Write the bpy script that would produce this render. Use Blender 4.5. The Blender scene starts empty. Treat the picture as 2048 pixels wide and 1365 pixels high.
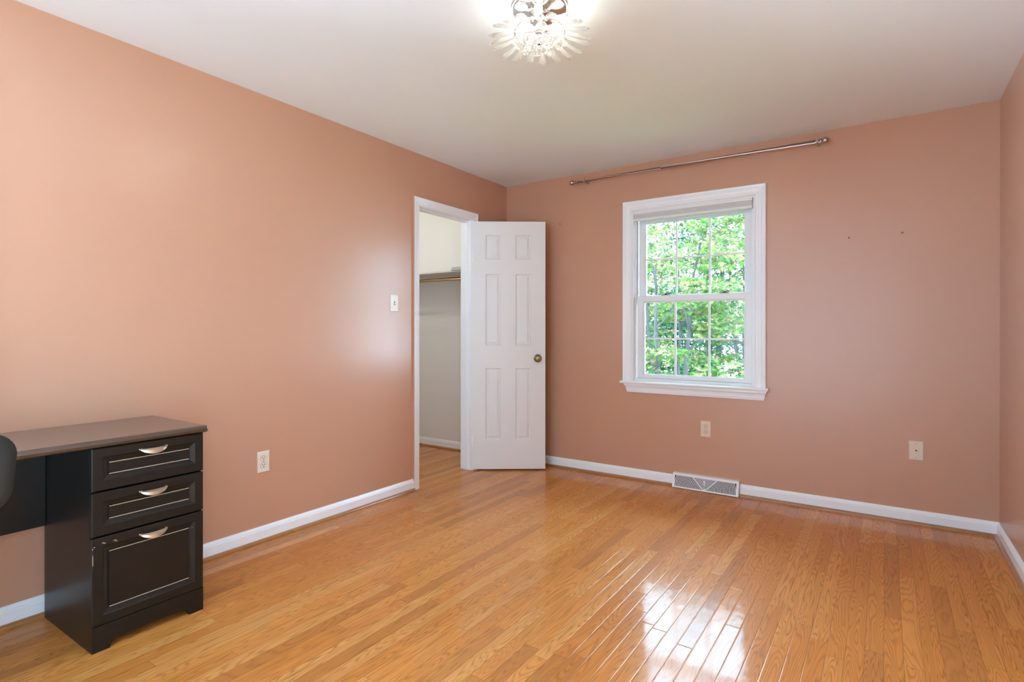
import bpy, bmesh, math, random
import numpy as np
from mathutils import Vector, Matrix

sc = bpy.context.scene
C = sc.collection
PI = math.pi

# ------------------------------------------------------------------ camera, world, light
cam_d = bpy.data.cameras.new('camera')
cam = bpy.data.objects.new('camera', cam_d)
C.objects.link(cam)
cam_d.sensor_width = 36.0
cam_d.lens = 1100.7 / 2048 * 36.0
cam_d.shift_y = -(682.5 - 663.2) / 2048
cam_d.clip_start = 0.02
cam_d.clip_end = 200
cam.location = (2.815, -4.065, 1.149)
cam.rotation_euler = (math.radians(90 - 0.052), math.radians(-0.039), math.radians(34.14))
sc.camera = cam

sc.view_settings.view_transform = 'Standard'
sc.view_settings.look = 'None'
sc.view_settings.gamma = 1.0
sc.view_settings.use_curve_mapping = False
sc.view_settings.exposure = 1.68
sc.cycles.use_denoising = True
sc.cycles.max_bounces = 10
sc.cycles.diffuse_bounces = 6
sc.cycles.glossy_bounces = 4
sc.cycles.transparent_max_bounces = 24
sc.cycles.caustics_reflective = False
sc.cycles.caustics_refractive = False
sc.cycles.sample_clamp_indirect = 6.0

world = bpy.data.worlds.new('sky')
sc.world = world
world.use_nodes = True
wb = world.node_tree.nodes['Background']
SKY = 10.5
wnt = world.node_tree
wtc = wnt.nodes.new('ShaderNodeTexCoord'); wsep = wnt.nodes.new('ShaderNodeSeparateXYZ')
wnt.links.new(wtc.outputs['Generated'], wsep.inputs[0])
wramp = wnt.nodes.new('ShaderNodeValToRGB')          # brighter lower half added to lift the ceiling, bright hazy sky above
wramp.color_ramp.elements[0].position = 0.47; wramp.color_ramp.elements[0].color = (1.14, 1.69, 2.18, 1)
wramp.color_ramp.elements[1].position = 0.53; wramp.color_ramp.elements[1].color = (0.63, 0.99, 1.34, 1)
wadd = wnt.nodes.new('ShaderNodeMath'); wadd.operation = 'MULTIPLY_ADD'
wadd.inputs[1].default_value = 0.5; wadd.inputs[2].default_value = 0.5
wnt.links.new(wsep.outputs[2], wadd.inputs[0]); wnt.links.new(wadd.outputs[0], wramp.inputs[0])
wnt.links.new(wramp.outputs[0], wb.inputs['Color'])
wb.inputs['Strength'].default_value = SKY

sun_d = bpy.data.lights.new('sun', 'SUN')
sun_d.energy = 5.0
sun_d.angle = math.radians(1.0)
sun_d.color = (1.0, 0.93, 0.80)
sun = bpy.data.objects.new('sun', sun_d)
C.objects.link(sun)
sun.location = (8, -2, 12)
sun.rotation_euler = Vector((-0.75, -0.02, -1.0)).to_track_quat('-Z', 'Y').to_euler()

# portals only guide sky light through the window and the added fill openings
def portal(name, w, h, loc, rot):
    d = bpy.data.lights.new(name, 'AREA')
    d.shape = 'RECTANGLE'; d.size = w; d.size_y = h
    d.cycles.is_portal = True
    o = bpy.data.objects.new(name, d)
    C.objects.link(o)
    o.location = loc; o.rotation_euler = rot
portal('fill_portal_front', 2.74, 2.13, (1.67, -6.30 - 0.16, 1.10), (math.radians(90), 0, 0))
portal('fill_portal_right', 0.65, 2.13, (3.344 + 0.16, -4.375, 1.10), (math.radians(90), 0, math.radians(90)))
portal('fill_portal_left', 0.46, 1.34, (-0.16, -3.765, 1.42), (math.radians(90), 0, math.radians(-90)))
portal('fill_portal_left_rear', 2.04, 2.13, (-0.16, -5.13, 1.10), (math.radians(90), 0, math.radians(-90)))
portal('window_portal', 0.86, 1.32, (1.631, 0.16, 1.42), (math.radians(-90), 0, 0))
BULB = 26.0                      # chandelier bulb emission
BULB_COL = (0.97, 0.96, 0.84)

# ------------------------------------------------------------------ room numbers (metres)
W, H, L = 3.344, 2.44, 6.30       # room width, height, length
CX0, CY0, CY1 = -1.75, -2.0, 0.02  # closet
DY0, DY1, DZ = -1.125, -0.500, 2.058   # closet door opening
WX0, WX1, WZ0, WZ1 = 1.186, 2.076, 0.745, 2.083   # window opening

# ------------------------------------------------------------------ node helpers
def new_mat(name):
    m = bpy.data.materials.new(name)
    m.use_nodes = True
    nt = m.node_tree
    b = nt.nodes['Principled BSDF']
    return m, nt, b

def nd(nt, t, **kw):
    n = nt.nodes.new(t)
    for k, v in kw.items():
        setattr(n, k, v)
    return n

def val(nt, op, a, b=None, c=None):
    n = nt.nodes.new('ShaderNodeMath')
    n.operation = op
    for i, x in enumerate((a, b, c)):
        if x is None:
            continue
        if isinstance(x, (int, float)):
            n.inputs[i].default_value = x
        else:
            nt.links.new(x, n.inputs[i])
    return n.outputs[0]

def mixc(nt, fac, a, b, blend='MIX'):
    n = nt.nodes.new('ShaderNodeMix')
    n.data_type = 'RGBA'
    n.blend_type = blend
    for key, x in ((0, fac), (6, a), (7, b)):
        if isinstance(x, (int, float)):
            n.inputs[key].default_value = x
        elif isinstance(x, tuple):
            n.inputs[key].default_value = x if len(x) == 4 else x + (1,)
        else:
            nt.links.new(x, n.inputs[key])
    return n.outputs[2]

def simple(name, col, rough=0.5, metal=0.0, noise=0.0, nscale=40.0, bump=0.0, bscale=200.0, coat=0.0, coat_r=0.1,
           coat_ior=1.5, spec=0.5):
    m, nt, b = new_mat(name)
    b.inputs['Roughness'].default_value = rough
    b.inputs['Metallic'].default_value = metal
    b.inputs['Specular IOR Level'].default_value = spec
    b.inputs['Coat Weight'].default_value = coat
    b.inputs['Coat Roughness'].default_value = coat_r
    b.inputs['Coat IOR'].default_value = coat_ior
    tc = nd(nt, 'ShaderNodeTexCoord')
    n = nd(nt, 'ShaderNodeTexNoise')
    n.inputs['Scale'].default_value = nscale
    n.inputs['Detail'].default_value = 4
    nt.links.new(tc.outputs['Object'], n.inputs['Vector'])
    lo = tuple(max(0, c * (1 - noise)) for c in col)
    hi = tuple(min(1, c * (1 + noise)) for c in col)
    nt.links.new(mixc(nt, n.outputs['Fac'], lo, hi), b.inputs['Base Color'])
    if bump > 0:
        n2 = nd(nt, 'ShaderNodeTexNoise')
        n2.inputs['Scale'].default_value = bscale
        n2.inputs['Detail'].default_value = 3
        nt.links.new(tc.outputs['Object'], n2.inputs['Vector'])
        bp = nd(nt, 'ShaderNodeBump')
        bp.inputs['Strength'].default_value = bump
        bp.inputs['Distance'].default_value = 0.001
        nt.links.new(n2.outputs['Fac'], bp.inputs['Height'])
        nt.links.new(bp.outputs['Normal'], b.inputs['Normal'])
    return m

# ------------------------------------------------------------------ materials
def wall_paint(name, col):
    # rolled semi-gloss paint
    m = simple(name, col, rough=0.45, noise=0.03, nscale=1.6, bump=0.25, bscale=260, coat=0.58, coat_r=0.28, coat_ior=1.62, spec=0.2)
    return m
M_WALL = wall_paint('peach_wall_paint', (0.55, 0.293, 0.188))
M_CEIL = simple('ceiling_paint', (0.83, 0.90, 0.955), rough=0.9, noise=0.015, nscale=3, bump=0.1, bscale=150, spec=0.2)
M_CLOS = simple('closet_paint', (0.80, 0.80, 0.79), rough=0.7, noise=0.02, nscale=3)
M_BOARD = simple('grey_board_paint', (0.52, 0.50, 0.46), rough=0.6, noise=0.03)
M_SHELF = simple('shelf_paint', (0.66, 0.64, 0.61), rough=0.5, noise=0.03)
M_TRIM = simple('white_trim_paint', (0.86, 0.885, 0.91), rough=0.3, noise=0.015, nscale=12, coat=0.3, coat_r=0.15)
M_DOOR = simple('white_door_paint', (0.76, 0.745, 0.73), rough=0.42, noise=0.012, nscale=8)
M_VINYL = simple('white_vinyl', (0.80, 0.80, 0.81), rough=0.28, noise=0.01)
M_SHADE = simple('shade_fabric', (0.62, 0.61, 0.60), rough=0.8, noise=0.03, nscale=90)
M_BLACK = simple('black_desk_paint', (0.008, 0.0065, 0.005), rough=0.4, noise=0.3, nscale=30, coat=0.2, coat_r=0.25, spec=0.3)
M_DTOP = simple('black_desktop_laminate', (0.020, 0.015, 0.012), rough=0.35, noise=0.3, nscale=30, coat=1.0, coat_r=0.22, coat_ior=1.9)
M_BEAD = simple('pale_bead_paint', (0.40, 0.35, 0.25), rough=0.5, noise=0.2)
M_CHIP = simple('bare_chip', (0.70, 0.55, 0.45), rough=0.7, noise=0.2)
M_PULL = simple('champagne_metal', (0.80, 0.70, 0.58), rough=0.28, metal=1.0, noise=0.03)
M_BRASS = simple('antique_brass', (0.30, 0.22, 0.12), rough=0.3, metal=1.0, noise=0.1)
M_RODBR = simple('closet_brass', (0.50, 0.33, 0.14), rough=0.25, metal=1.0, noise=0.1)
M_NICK = simple('satin_nickel', (0.52, 0.42, 0.38), rough=0.3, metal=1.0, noise=0.04)
M_CHROME = simple('chrome', (0.80, 0.78, 0.76), rough=0.08, metal=1.0, noise=0.02)
M_ALM = simple('almond_plastic', (0.74, 0.60, 0.46), rough=0.35, noise=0.02)
M_IVORY = simple('ivory_plastic', (0.80, 0.70, 0.60), rough=0.35, noise=0.02)
M_DARK = simple('dark_hole', (0.02, 0.014, 0.010), rough=0.7, noise=0.1)
M_BRONZE = simple('dark_bronze', (0.06, 0.05, 0.045), rough=0.4, metal=0.6, noise=0.1)
M_NAIL = simple('nail_steel', (0.25, 0.14, 0.08), rough=0.35, metal=0.8, noise=0.1)
M_REG = simple('register_enamel', (0.82, 0.81, 0.80), rough=0.35, noise=0.01)
M_CHAIR = simple('charcoal_fabric', (0.006, 0.009, 0.006), rough=0.95, noise=0.4, nscale=120, bump=0.4, bscale=500, spec=0.1)
M_CHPL = simple('grey_plastic', (0.008, 0.010, 0.009), rough=0.45, noise=0.1)
M_BARK = simple('grey_bark', (0.036, 0.033, 0.032), rough=0.9, noise=0.35, nscale=14, bump=0.6, bscale=30)
M_LAWN = simple('lawn', (0.09, 0.20, 0.05), rough=0.95, noise=0.5, nscale=6)

def crystal_mat(name, frost):
    m, nt, b = new_mat(name)
    nt.nodes.remove(b)
    out = nt.nodes['Material Output']
    tr = nd(nt, 'ShaderNodeBsdfTransparent'); tr.inputs['Color'].default_value = (0.92, 0.91, 0.90, 1)
    gl = nd(nt, 'ShaderNodeBsdfGlossy'); gl.inputs['Roughness'].default_value = 0.05
    df = nd(nt, 'ShaderNodeBsdfTranslucent'); df.inputs['Color'].default_value = (0.95, 0.93, 0.90, 1)
    lw = nd(nt, 'ShaderNodeLayerWeight'); lw.inputs['Blend'].default_value = 0.45
    m1 = nd(nt, 'ShaderNodeMixShader'); m1.inputs[0].default_value = frost
    nt.links.new(tr.outputs[0], m1.inputs[1]); nt.links.new(df.outputs[0], m1.inputs[2])
    m2 = nd(nt, 'ShaderNodeMixShader')
    nt.links.new(val(nt, 'MULTIPLY', lw.outputs['Facing'], 0.75), m2.inputs[0])
    nt.links.new(m1.outputs[0], m2.inputs[1]); nt.links.new(gl.outputs[0], m2.inputs[2])
    nt.links.new(m2.outputs[0], out.inputs['Surface'])
    return m
M_CRYS = crystal_mat('frosted_crystal', 0.30)
M_BALL = crystal_mat('clear_crystal', 0.10)

def glass_mat(name='window_glass', tint=(0.68, 0.68, 0.665, 1)):
    m, nt, b = new_mat(name)
    nt.nodes.remove(b)
    out = nt.nodes['Material Output']
    tr = nd(nt, 'ShaderNodeBsdfTransparent'); tr.inputs['Color'].default_value = tint
    gl = nd(nt, 'ShaderNodeBsdfGlossy'); gl.inputs['Roughness'].default_value = 0.02
    fr = nd(nt, 'ShaderNodeFresnel'); fr.inputs['IOR'].default_value = 1.25
    mx = nd(nt, 'ShaderNodeMixShader')
    nt.links.new(fr.outputs[0], mx.inputs[0]); nt.links.new(tr.outputs[0], mx.inputs[1]); nt.links.new(gl.outputs[0], mx.inputs[2])
    nt.links.new(mx.outputs[0], out.inputs['Surface'])
    return m
M_GLASS = glass_mat()
def grey_glass(name, t):
    return glass_mat(name, (t, t * 1.01, t * 1.01, 1))
M_DIMGLASS = grey_glass('dimmed_fill_glass', 0.35)  # these tints set how much daylight the added openings let in
M_TINT = grey_glass('tinted_glass', 0.94)
M_TINT2 = grey_glass('tinted_fill_glass', 0.62)

def bulb_mat():
    m, nt, b = new_mat('lit_bulb')
    b.inputs['Base Color'].default_value = (1, 1, 1, 1)
    b.inputs['Emission Color'].default_value = BULB_COL + (1,)
    b.inputs['Emission Strength'].default_value = BULB
    return m
M_BULB = bulb_mat()
M_GLOBE = simple('lit_globe', (1, 1, 1), rough=0.4)
M_GLOBE.node_tree.nodes['Principled BSDF'].inputs['Emission Color'].default_value = (1.0, 0.93, 0.80, 1)
M_GLOBE.node_tree.nodes['Principled BSDF'].inputs['Emission Strength'].default_value = 26.0

def floor_mat(name='oak_strip_floor'):
    m, nt, b = new_mat(name)
    lk = nt.links.new
    geo = nd(nt, 'ShaderNodeNewGeometry')
    sep = nd(nt, 'ShaderNodeSeparateXYZ'); lk(geo.outputs['Position'], sep.inputs[0])
    x, y = sep.outputs[0], sep.outputs[1]
    xw = val(nt, 'DIVIDE', val(nt, 'ADD', x, 10.0), 0.0572)
    row = val(nt, 'FLOOR', xw); fx = val(nt, 'FRACT', xw)
    wn = nd(nt, 'ShaderNodeTexWhiteNoise', noise_dimensions='1D'); lk(row, wn.inputs['W'])
    wn2 = nd(nt, 'ShaderNodeTexWhiteNoise', noise_dimensions='1D'); lk(val(nt, 'ADD', row, 71.3), wn2.inputs['W'])
    blen = val(nt, 'ADD', 0.55, val(nt, 'MULTIPLY', wn2.outputs['Value'], 0.75))
    yl = val(nt, 'DIVIDE', val(nt, 'ADD', val(nt, 'ADD', y, 20.0), val(nt, 'MULTIPLY', wn.outputs['Value'], 1.7)), blen)
    col = val(nt, 'FLOOR', yl); fy = val(nt, 'FRACT', yl)
    cb = nd(nt, 'ShaderNodeCombineXYZ'); lk(row, cb.inputs[0]); lk(col, cb.inputs[1])
    bid = nd(nt, 'ShaderNodeTexWhiteNoise', noise_dimensions='3D'); lk(cb.outputs[0], bid.inputs['Vector'])
    bsep = nd(nt, 'ShaderNodeSeparateColor'); lk(bid.outputs['Color'], bsep.inputs[0])
    r1, r2, r3 = bsep.outputs[0], bsep.outputs[1], bsep.outputs[2]
    # cathedral grain: contour lines of a stretched noise field, different on every board
    gv = nd(nt, 'ShaderNodeCombineXYZ')
    lk(val(nt, 'MULTIPLY', fx, val(nt, 'ADD', 0.35, val(nt, 'MULTIPLY', r3, 1.1))), gv.inputs[0])
    lk(val(nt, 'MULTIPLY', y, 1.35), gv.inputs[1])
    lk(val(nt, 'MULTIPLY', r1, 180.0), gv.inputs[2])
    gn = nd(nt, 'ShaderNodeTexNoise'); gn.inputs['Scale'].default_value = 1.0
    gn.inputs['Detail'].default_value = 2.0; gn.inputs['Roughness'].default_value = 0.35
    lk(gv.outputs[0], gn.inputs['Vector'])
    fine = nd(nt, 'ShaderNodeTexNoise'); fine.inputs['Scale'].default_value = 1.0
    fine.inputs['Detail'].default_value = 4.0
    fv = nd(nt, 'ShaderNodeCombineXYZ')
    lk(val(nt, 'MULTIPLY', x, 190.0), fv.inputs[0]); lk(val(nt, 'MULTIPLY', y, 5.0), fv.inputs[1]); lk(val(nt, 'MULTIPLY', r2, 60.0), fv.inputs[2])
    lk(fv.outputs[0], fine.inputs['Vector'])
    ph = val(nt, 'ADD', val(nt, 'MULTIPLY', gn.outputs['Fac'], 26.0), val(nt, 'MULTIPLY', fine.outputs['Fac'], 0.7))
    tri = val(nt, 'PINGPONG', ph, 0.5)                    # 0..0.5
    line = val(nt, 'POWER', val(nt, 'SUBTRACT', 1.0, val(nt, 'MULTIPLY', tri, 2.0)), 2.6)
    por_ = val(nt, 'POWER', fine.outputs['Fac'], 2.0)
    light = mixc(nt, r1, (0.72, 0.292, 0.066), (0.62, 0.225, 0.043))
    light = mixc(nt, val(nt, 'MULTIPLY', val(nt, 'GREATER_THAN', r2, 0.86), 0.40), light, (0.36, 0.135, 0.035))
    light = mixc(nt, val(nt, 'MULTIPLY', val(nt, 'LESS_THAN', r2, 0.14), 0.45), light, (0.77, 0.39, 0.125))
    dark = mixc(nt, 0.72, light, (0.21, 0.066, 0.012))
    amt = val(nt, 'MULTIPLY', line, val(nt, 'ADD', 0.55, val(nt, 'MULTIPLY', r3, 0.45)))
    wood = mixc(nt, amt, light, dark)
    wood = mixc(nt, val(nt, 'MULTIPLY', por_, 0.55), wood, dark)
    # seams
    ex = val(nt, 'MULTIPLY', val(nt, 'MINIMUM', fx, val(nt, 'SUBTRACT', 1.0, fx)), 0.0572)
    ey = val(nt, 'MULTIPLY', val(nt, 'MINIMUM', fy, val(nt, 'SUBTRACT', 1.0, fy)), blen)
    e = val(nt, 'MINIMUM', ex, ey)
    seam = nd(nt, 'ShaderNodeMapRange'); seam.inputs['From Min'].default_value = 0.0004; seam.inputs['From Max'].default_value = 0.0011
    seam.inputs['To Min'].default_value = 1.0; seam.inputs['To Max'].default_value = 0.0
    lk(e, seam.inputs['Value'])
    wood = mixc(nt, val(nt, 'MULTIPLY', seam.outputs[0], 0.55), wood, (0.16, 0.055, 0.015))
    lk(wood, b.inputs['Base Color'])
    b.inputs['Roughness'].default_value = 0.5
    b.inputs['Specular IOR Level'].default_value = 0.12
    b.inputs['Coat Weight'].default_value = 0.58
    b.inputs['Coat Roughness'].default_value = 0.10
    b.inputs['Coat IOR'].default_value = 1.5
    # varnish surface: eased board edges, slightly different tilt on each board, faint ripple
    edge = nd(nt, 'ShaderNodeMapRange'); edge.inputs['From Min'].default_value = 0.0; edge.inputs['From Max'].default_value = 0.0035
    edge.interpolation_type = 'SMOOTHSTEP'
    lk(e, edge.inputs['Value'])
    tilt = val(nt, 'MULTIPLY', val(nt, 'MULTIPLY', fx, val(nt, 'SUBTRACT', r3, 0.5)), 0.9)
    rip = nd(nt, 'ShaderNodeTexNoise'); rip.inputs['Scale'].default_value = 9.0; rip.inputs['Detail'].default_value = 2
    lk(geo.outputs['Position'], rip.inputs['Vector'])
    hgt = val(nt, 'ADD', val(nt, 'ADD', edge.outputs[0], tilt), val(nt, 'ADD', val(nt, 'MULTIPLY', rip.outputs['Fac'], 1.9), val(nt, 'MULTIPLY', line, -0.03)))
    bp = nd(nt, 'ShaderNodeBump'); bp.inputs['Strength'].default_value = 1.0; bp.inputs['Distance'].default_value = 0.0005
    lk(hgt, bp.inputs['Height'])
    lk(bp.outputs['Normal'], b.inputs['Normal']); lk(bp.outputs['Normal'], b.inputs['Coat Normal'])
    return m
M_FLOOR = floor_mat()
M_SHOE = simple('oak_shoe_mould', (0.36, 0.15, 0.042), rough=0.35, noise=0.35, nscale=30, coat=0.6, coat_r=0.1)

def leaf_mat(name, cols, trans=0.5):
    m, nt, b = new_mat(name)
    nt.nodes.remove(b)
    out = nt.nodes['Material Output']
    g = nd(nt, 'ShaderNodeNewGeometry')
    cr = nd(nt, 'ShaderNodeValToRGB')
    els = cr.color_ramp.elements
    els[0].position = 0; els[0].color = cols[0] + (1,)
    els[1].position = 1; els[1].color = cols[-1] + (1,)
    for i, c in enumerate(cols[1:-1]):
        e = els.new((i + 1) / (len(cols) - 1)); e.color = c + (1,)
    nt.links.new(g.outputs['Random Per Island'], cr.inputs[0])
    d = nd(nt, 'ShaderNodeBsdfDiffuse'); t = nd(nt, 'ShaderNodeBsdfTranslucent')
    nt.links.new(cr.outputs[0], d.inputs['Color']); nt.links.new(cr.outputs[0], t.inputs['Color'])
    mx = nd(nt, 'ShaderNodeMixShader'); mx.inputs[0].default_value = trans
    nt.links.new(d.outputs[0], mx.inputs[1]); nt.links.new(t.outputs[0], mx.inputs[2])
    nt.links.new(mx.outputs[0], out.inputs['Surface'])
    return m
M_LEAF1 = leaf_mat('maple_leaf', [(0.034, 0.088, 0.027), (0.061, 0.129, 0.027), (0.088, 0.150, 0.041), (0.177, 0.184, 0.061), (0.204, 0.136, 0.082), (0.048, 0.109, 0.041)])
M_LEAF2 = leaf_mat('far_leaf', [(0.020, 0.061, 0.031), (0.034, 0.088, 0.048), (0.048, 0.109, 0.061), (0.068, 0.116, 0.048)])

# ------------------------------------------------------------------ mesh helpers
def wloc(o):
    v = Vector((0, 0, 0))
    while o is not None:
        v += o.location
        o = o.parent
    return v

def finish(name, bm, mats, parent=None, smooth=False, local=False, recalc=True):
    """link a bmesh (world coordinates unless local) as one mesh object"""
    if recalc:
        bmesh.ops.recalc_face_normals(bm, faces=bm.faces)
    if smooth:
        for f in bm.faces:
            f.smooth = True
    me = bpy.data.meshes.new(name)
    if parent is not None and not local:
        bmesh.ops.translate(bm, verts=bm.verts, vec=-wloc(parent))
    bm.to_mesh(me)
    bm.free()
    for m in (mats if isinstance(mats, (list, tuple)) else [mats]):
        me.materials.append(m)
    o = bpy.data.objects.new(name, me)
    C.objects.link(o)
    if parent is not None:
        o.parent = parent
    if smooth:
        me.set_sharp_from_angle(angle=math.radians(40))
    return o

def tag(o, label=None, cat=None, group=None, kind=None):
    if label: o['label'] = label
    if cat: o['category'] = cat
    if group: o['group'] = group
    if kind: o['kind'] = kind
    return o

def empty(name, loc, rz=0.0):
    o = bpy.data.objects.new(name, None)
    o.empty_display_size = 0.05
    C.objects.link(o)
    o.location = loc
    o.rotation_euler = (0, 0, rz)
    return o

def box(bm, x0, x1, y0, y1, z0, z1, bev=0.0, seg=2):
    vs = [bm.verts.new((x, y, z)) for z in (z0, z1) for y in (y0, y1) for x in (x0, x1)]
    idx = [(0, 2, 3, 1), (4, 5, 7, 6), (0, 1, 5, 4), (2, 6, 7, 3), (0, 4, 6, 2), (1, 3, 7, 5)]
    fs = [bm.faces.new([vs[i] for i in f]) for f in idx]
    if bev > 0:
        es = list({e for f in fs for e in f.edges})
        bmesh.ops.bevel(bm, geom=es, offset=bev, segments=seg, profile=0.5, affect='EDGES')
    return fs

def prism(bm, pts, f3, a, b, mi=0):
    """extrude polygon pts=(u,v) from a to b; f3(u,v,w) -> xyz ; a,b may be callables of (u,v)"""
    fa = a if callable(a) else (lambda u, v: a)
    fb = b if callable(b) else (lambda u, v: b)
    A = [bm.verts.new(f3(u, v, fa(u, v))) for u, v in pts]
    B = [bm.verts.new(f3(u, v, fb(u, v))) for u, v in pts]
    n = len(pts)
    fs = [bm.faces.new(A), bm.faces.new(B[::-1])]
    for i in range(n):
        fs.append(bm.faces.new((A[i], A[(i + 1) % n], B[(i + 1) % n], B[i])))
    for f in fs: f.material_index = mi
    return fs

def lathe(bm, prof, origin, axis='z', n=24):
    """prof: list of (r,h) ; closed at r=0 ends"""
    o = Vector(origin)
    if isinstance(axis, str):
        ax = {'x': Vector((1, 0, 0)), 'y': Vector((0, 1, 0)), 'z': Vector((0, 0, 1))}[axis]
    else:
        ax = Vector(axis).normalized()
    t = Vector((0, 0, 1)) if abs(ax.z) < 0.9 else Vector((1, 0, 0))
    u = ax.cross(t).normalized(); v = ax.cross(u)
    rings = []
    for r, h in prof:
        if r < 1e-6:
            rings.append([bm.verts.new(o + ax * h)])
        else:
            rings.append([bm.verts.new(o + ax * h + (u * math.cos(2 * PI * i / n) + v * math.sin(2 * PI * i / n)) * r) for i in range(n)])
    for A, B in zip(rings, rings[1:]):
        if len(A) == 1 and len(B) == 1: continue
        for i in range(n):
            j = (i + 1) % n
            if len(A) == 1: bm.faces.new((A[0], B[i], B[j]))
            elif len(B) == 1: bm.faces.new((A[i], A[j], B[0]))
            else: bm.faces.new((A[i], A[j], B[j], B[i]))
    if len(rings[0]) > 1: bm.faces.new(rings[0][::-1])
    if len(rings[-1]) > 1: bm.faces.new(rings[-1])

def tube(bm, pts, rad, n=10):
    pts = [Vector(p) for p in pts]
    rs = rad if isinstance(rad, (list, tuple)) else [rad] * len(pts)
    rings = []
    ref = None
    for i, p in enumerate(pts):
        d = (pts[min(i + 1, len(pts) - 1)] - pts[max(i - 1, 0)]).normalized()
        if ref is None:
            ref = Vector((0, 0, 1)) if abs(d.z) < 0.9 else Vector((1, 0, 0))
        u = d.cross(ref).normalized(); v = d.cross(u).normalized()
        ref = v.cross(d) if v.cross(d).length > 0 else ref
        ref = -(d.cross(u)).cross(d).cross(d) if False else v * -1 if False else ref
        rings.append([bm.verts.new(p + (u * math.cos(2 * PI * k / n) + v * math.sin(2 * PI * k / n)) * rs[i]) for k in range(n)])
    for A, B in zip(rings, rings[1:]):
        for k in range(n):
            bm.faces.new((A[k], A[(k + 1) % n], B[(k + 1) % n], B[k]))
    bm.faces.new(rings[0][::-1]); bm.faces.new(rings[-1])

def sphere(bm, c, r, nu=16, nv=10, sz=1.0):
    prof = [(r * math.sin(PI * i / nv), -r * sz * math.cos(PI * i / nv)) for i in range(nv + 1)]
    prof[0] = (0, prof[0][1]); prof[-1] = (0, prof[-1][1])
    lathe(bm, prof, c, 'z', nu)

def casing(bm, lo, hi, zb, zt, prof, f3):
    """mitred three-sided casing. prof=(w,t): w outward from the opening, t out of the wall"""
    rows = []
    for w, t in prof:
        rows.append([bm.verts.new(f3(u, z, t)) for u, z in ((lo - w, zb), (lo - w, zt + w), (hi + w, zt + w), (hi + w, zb))])
    n = len(rows)
    for i in range(n):
        A, B = rows[i], rows[(i + 1) % n]
        for k in range(3):
            bm.faces.new((A[k], A[k + 1], B[k + 1], B[k]))
    bm.faces.new([r[0] for r in rows]); bm.faces.new([r[3] for r in rows][::-1])

def rings_panel(bm, f3, u0, u1, v0, v1, steps, mats=None):
    """nested rectangular rings: steps=[(inset,depth),...]; closes with a flat field"""
    prev = None
    for k, (ins, dep) in enumerate(steps):
        cur = [bm.verts.new(f3(u, v, dep)) for u, v in ((u0 + ins, v0 + ins), (u1 - ins, v0 + ins), (u1 - ins, v1 - ins), (u0 + ins, v1 - ins))]
        if prev:
            for i in range(4):
                bm.faces.new((prev[i], prev[(i + 1) % 4], cur[(i + 1) % 4], cur[i]))
        prev = cur
    bm.faces.new(prev)

B = bmesh.new

# ================================================================== SETTING
def struct(o):
    o['kind'] = 'structure'
    return o

bm = B(); box(bm, CX0 - .1, W + .12, -L - .12, 0.14, -0.10, 0.0); struct(finish('floor', bm, M_FLOOR))
bm = B(); box(bm, CX0 - .1, W + .12, -L - .12, 0.14, H, H + 0.12); struct(finish('ceiling', bm, M_CEIL))

PZ1 = 2.16
# left wall with the closet doorway; the closet side is off-white
bm = B()
RA0, RA1 = -6.15, -4.11            # opening added behind the camera to let in fill daylight
QY0, QY1 = -4.00, -3.53            # added opening above the far desk end, out of view, for fill
for y0, y1, z0, z1 in ((-L - .12, RA0, 0, H), (RA0, RA1, 0, .03), (RA0, RA1, PZ1, H), (RA1, QY0, 0, H), (QY1, DY0 - .018, 0, H), (DY1 + .018, 0.0, 0, H), (DY0 - .018, DY1 + .018, DZ + .018, H),
                       (QY0, QY1, 0, .80), (QY0, QY1, WZ1, H)):
    box(bm, -0.12, 0.0, y0, y1, z0, z1)
bmesh.ops.recalc_face_normals(bm, faces=bm.faces)
for f in bm.faces:
    f.material_index = 1 if f.normal.x < -0.9 else 0
struct(finish('wall_left', bm, [M_WALL, M_CLOS]))
# back wall with the window opening
bm = B()
for x0, x1, z0, z1 in ((-0.12, WX0, 0, H), (WX1, W + .12, 0, H), (WX0, WX1, 0, WZ0), (WX0, WX1, WZ1, H)):
    box(bm, x0, x1, 0.0, 0.14, z0, z1)
struct(finish('wall_back', bm, M_WALL))
VX0, VX1 = 0.30, 3.04             # wide opening added behind the camera for fill, its glass dimmed to suit
bm = B()
for x0, x1, z0, z1 in ((0.0, VX0, 0, H), (VX1, W + .12, 0, H), (VX0, VX1, 0, .03), (VX0, VX1, PZ1, H)):
    box(bm, x0, x1, -L - .12, -L, z0, z1)
struct(finish('wall_front', bm, M_WALL))
PA0, PA1 = -4.70, -4.05     # unseen opening added beside the camera for fill daylight
bm = B()
for y0, y1, z0, z1 in ((-L, PA0, 0, H), (PA1, 0.0, 0, H), (PA0, PA1, 0, .03), (PA0, PA1, PZ1, H)):
    box(bm, W, W + .12, y0, y1, z0, z1)
struct(finish('wall_right', bm, M_WALL))
bm = B(); box(bm, CX0, -0.12, CY1, 0.14, 0, H); struct(finish('wall_closet_back', bm, M_CLOS))
bm = B(); box(bm, CX0 - .1, CX0, CY0 - .1, 0.14, 0, H); struct(finish('wall_closet_left', bm, M_CLOS))
bm = B(); box(bm, CX0, -0.12, CY0 - .1, CY0, 0, H); struct(finish('wall_closet_front', bm, M_CLOS))

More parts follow.
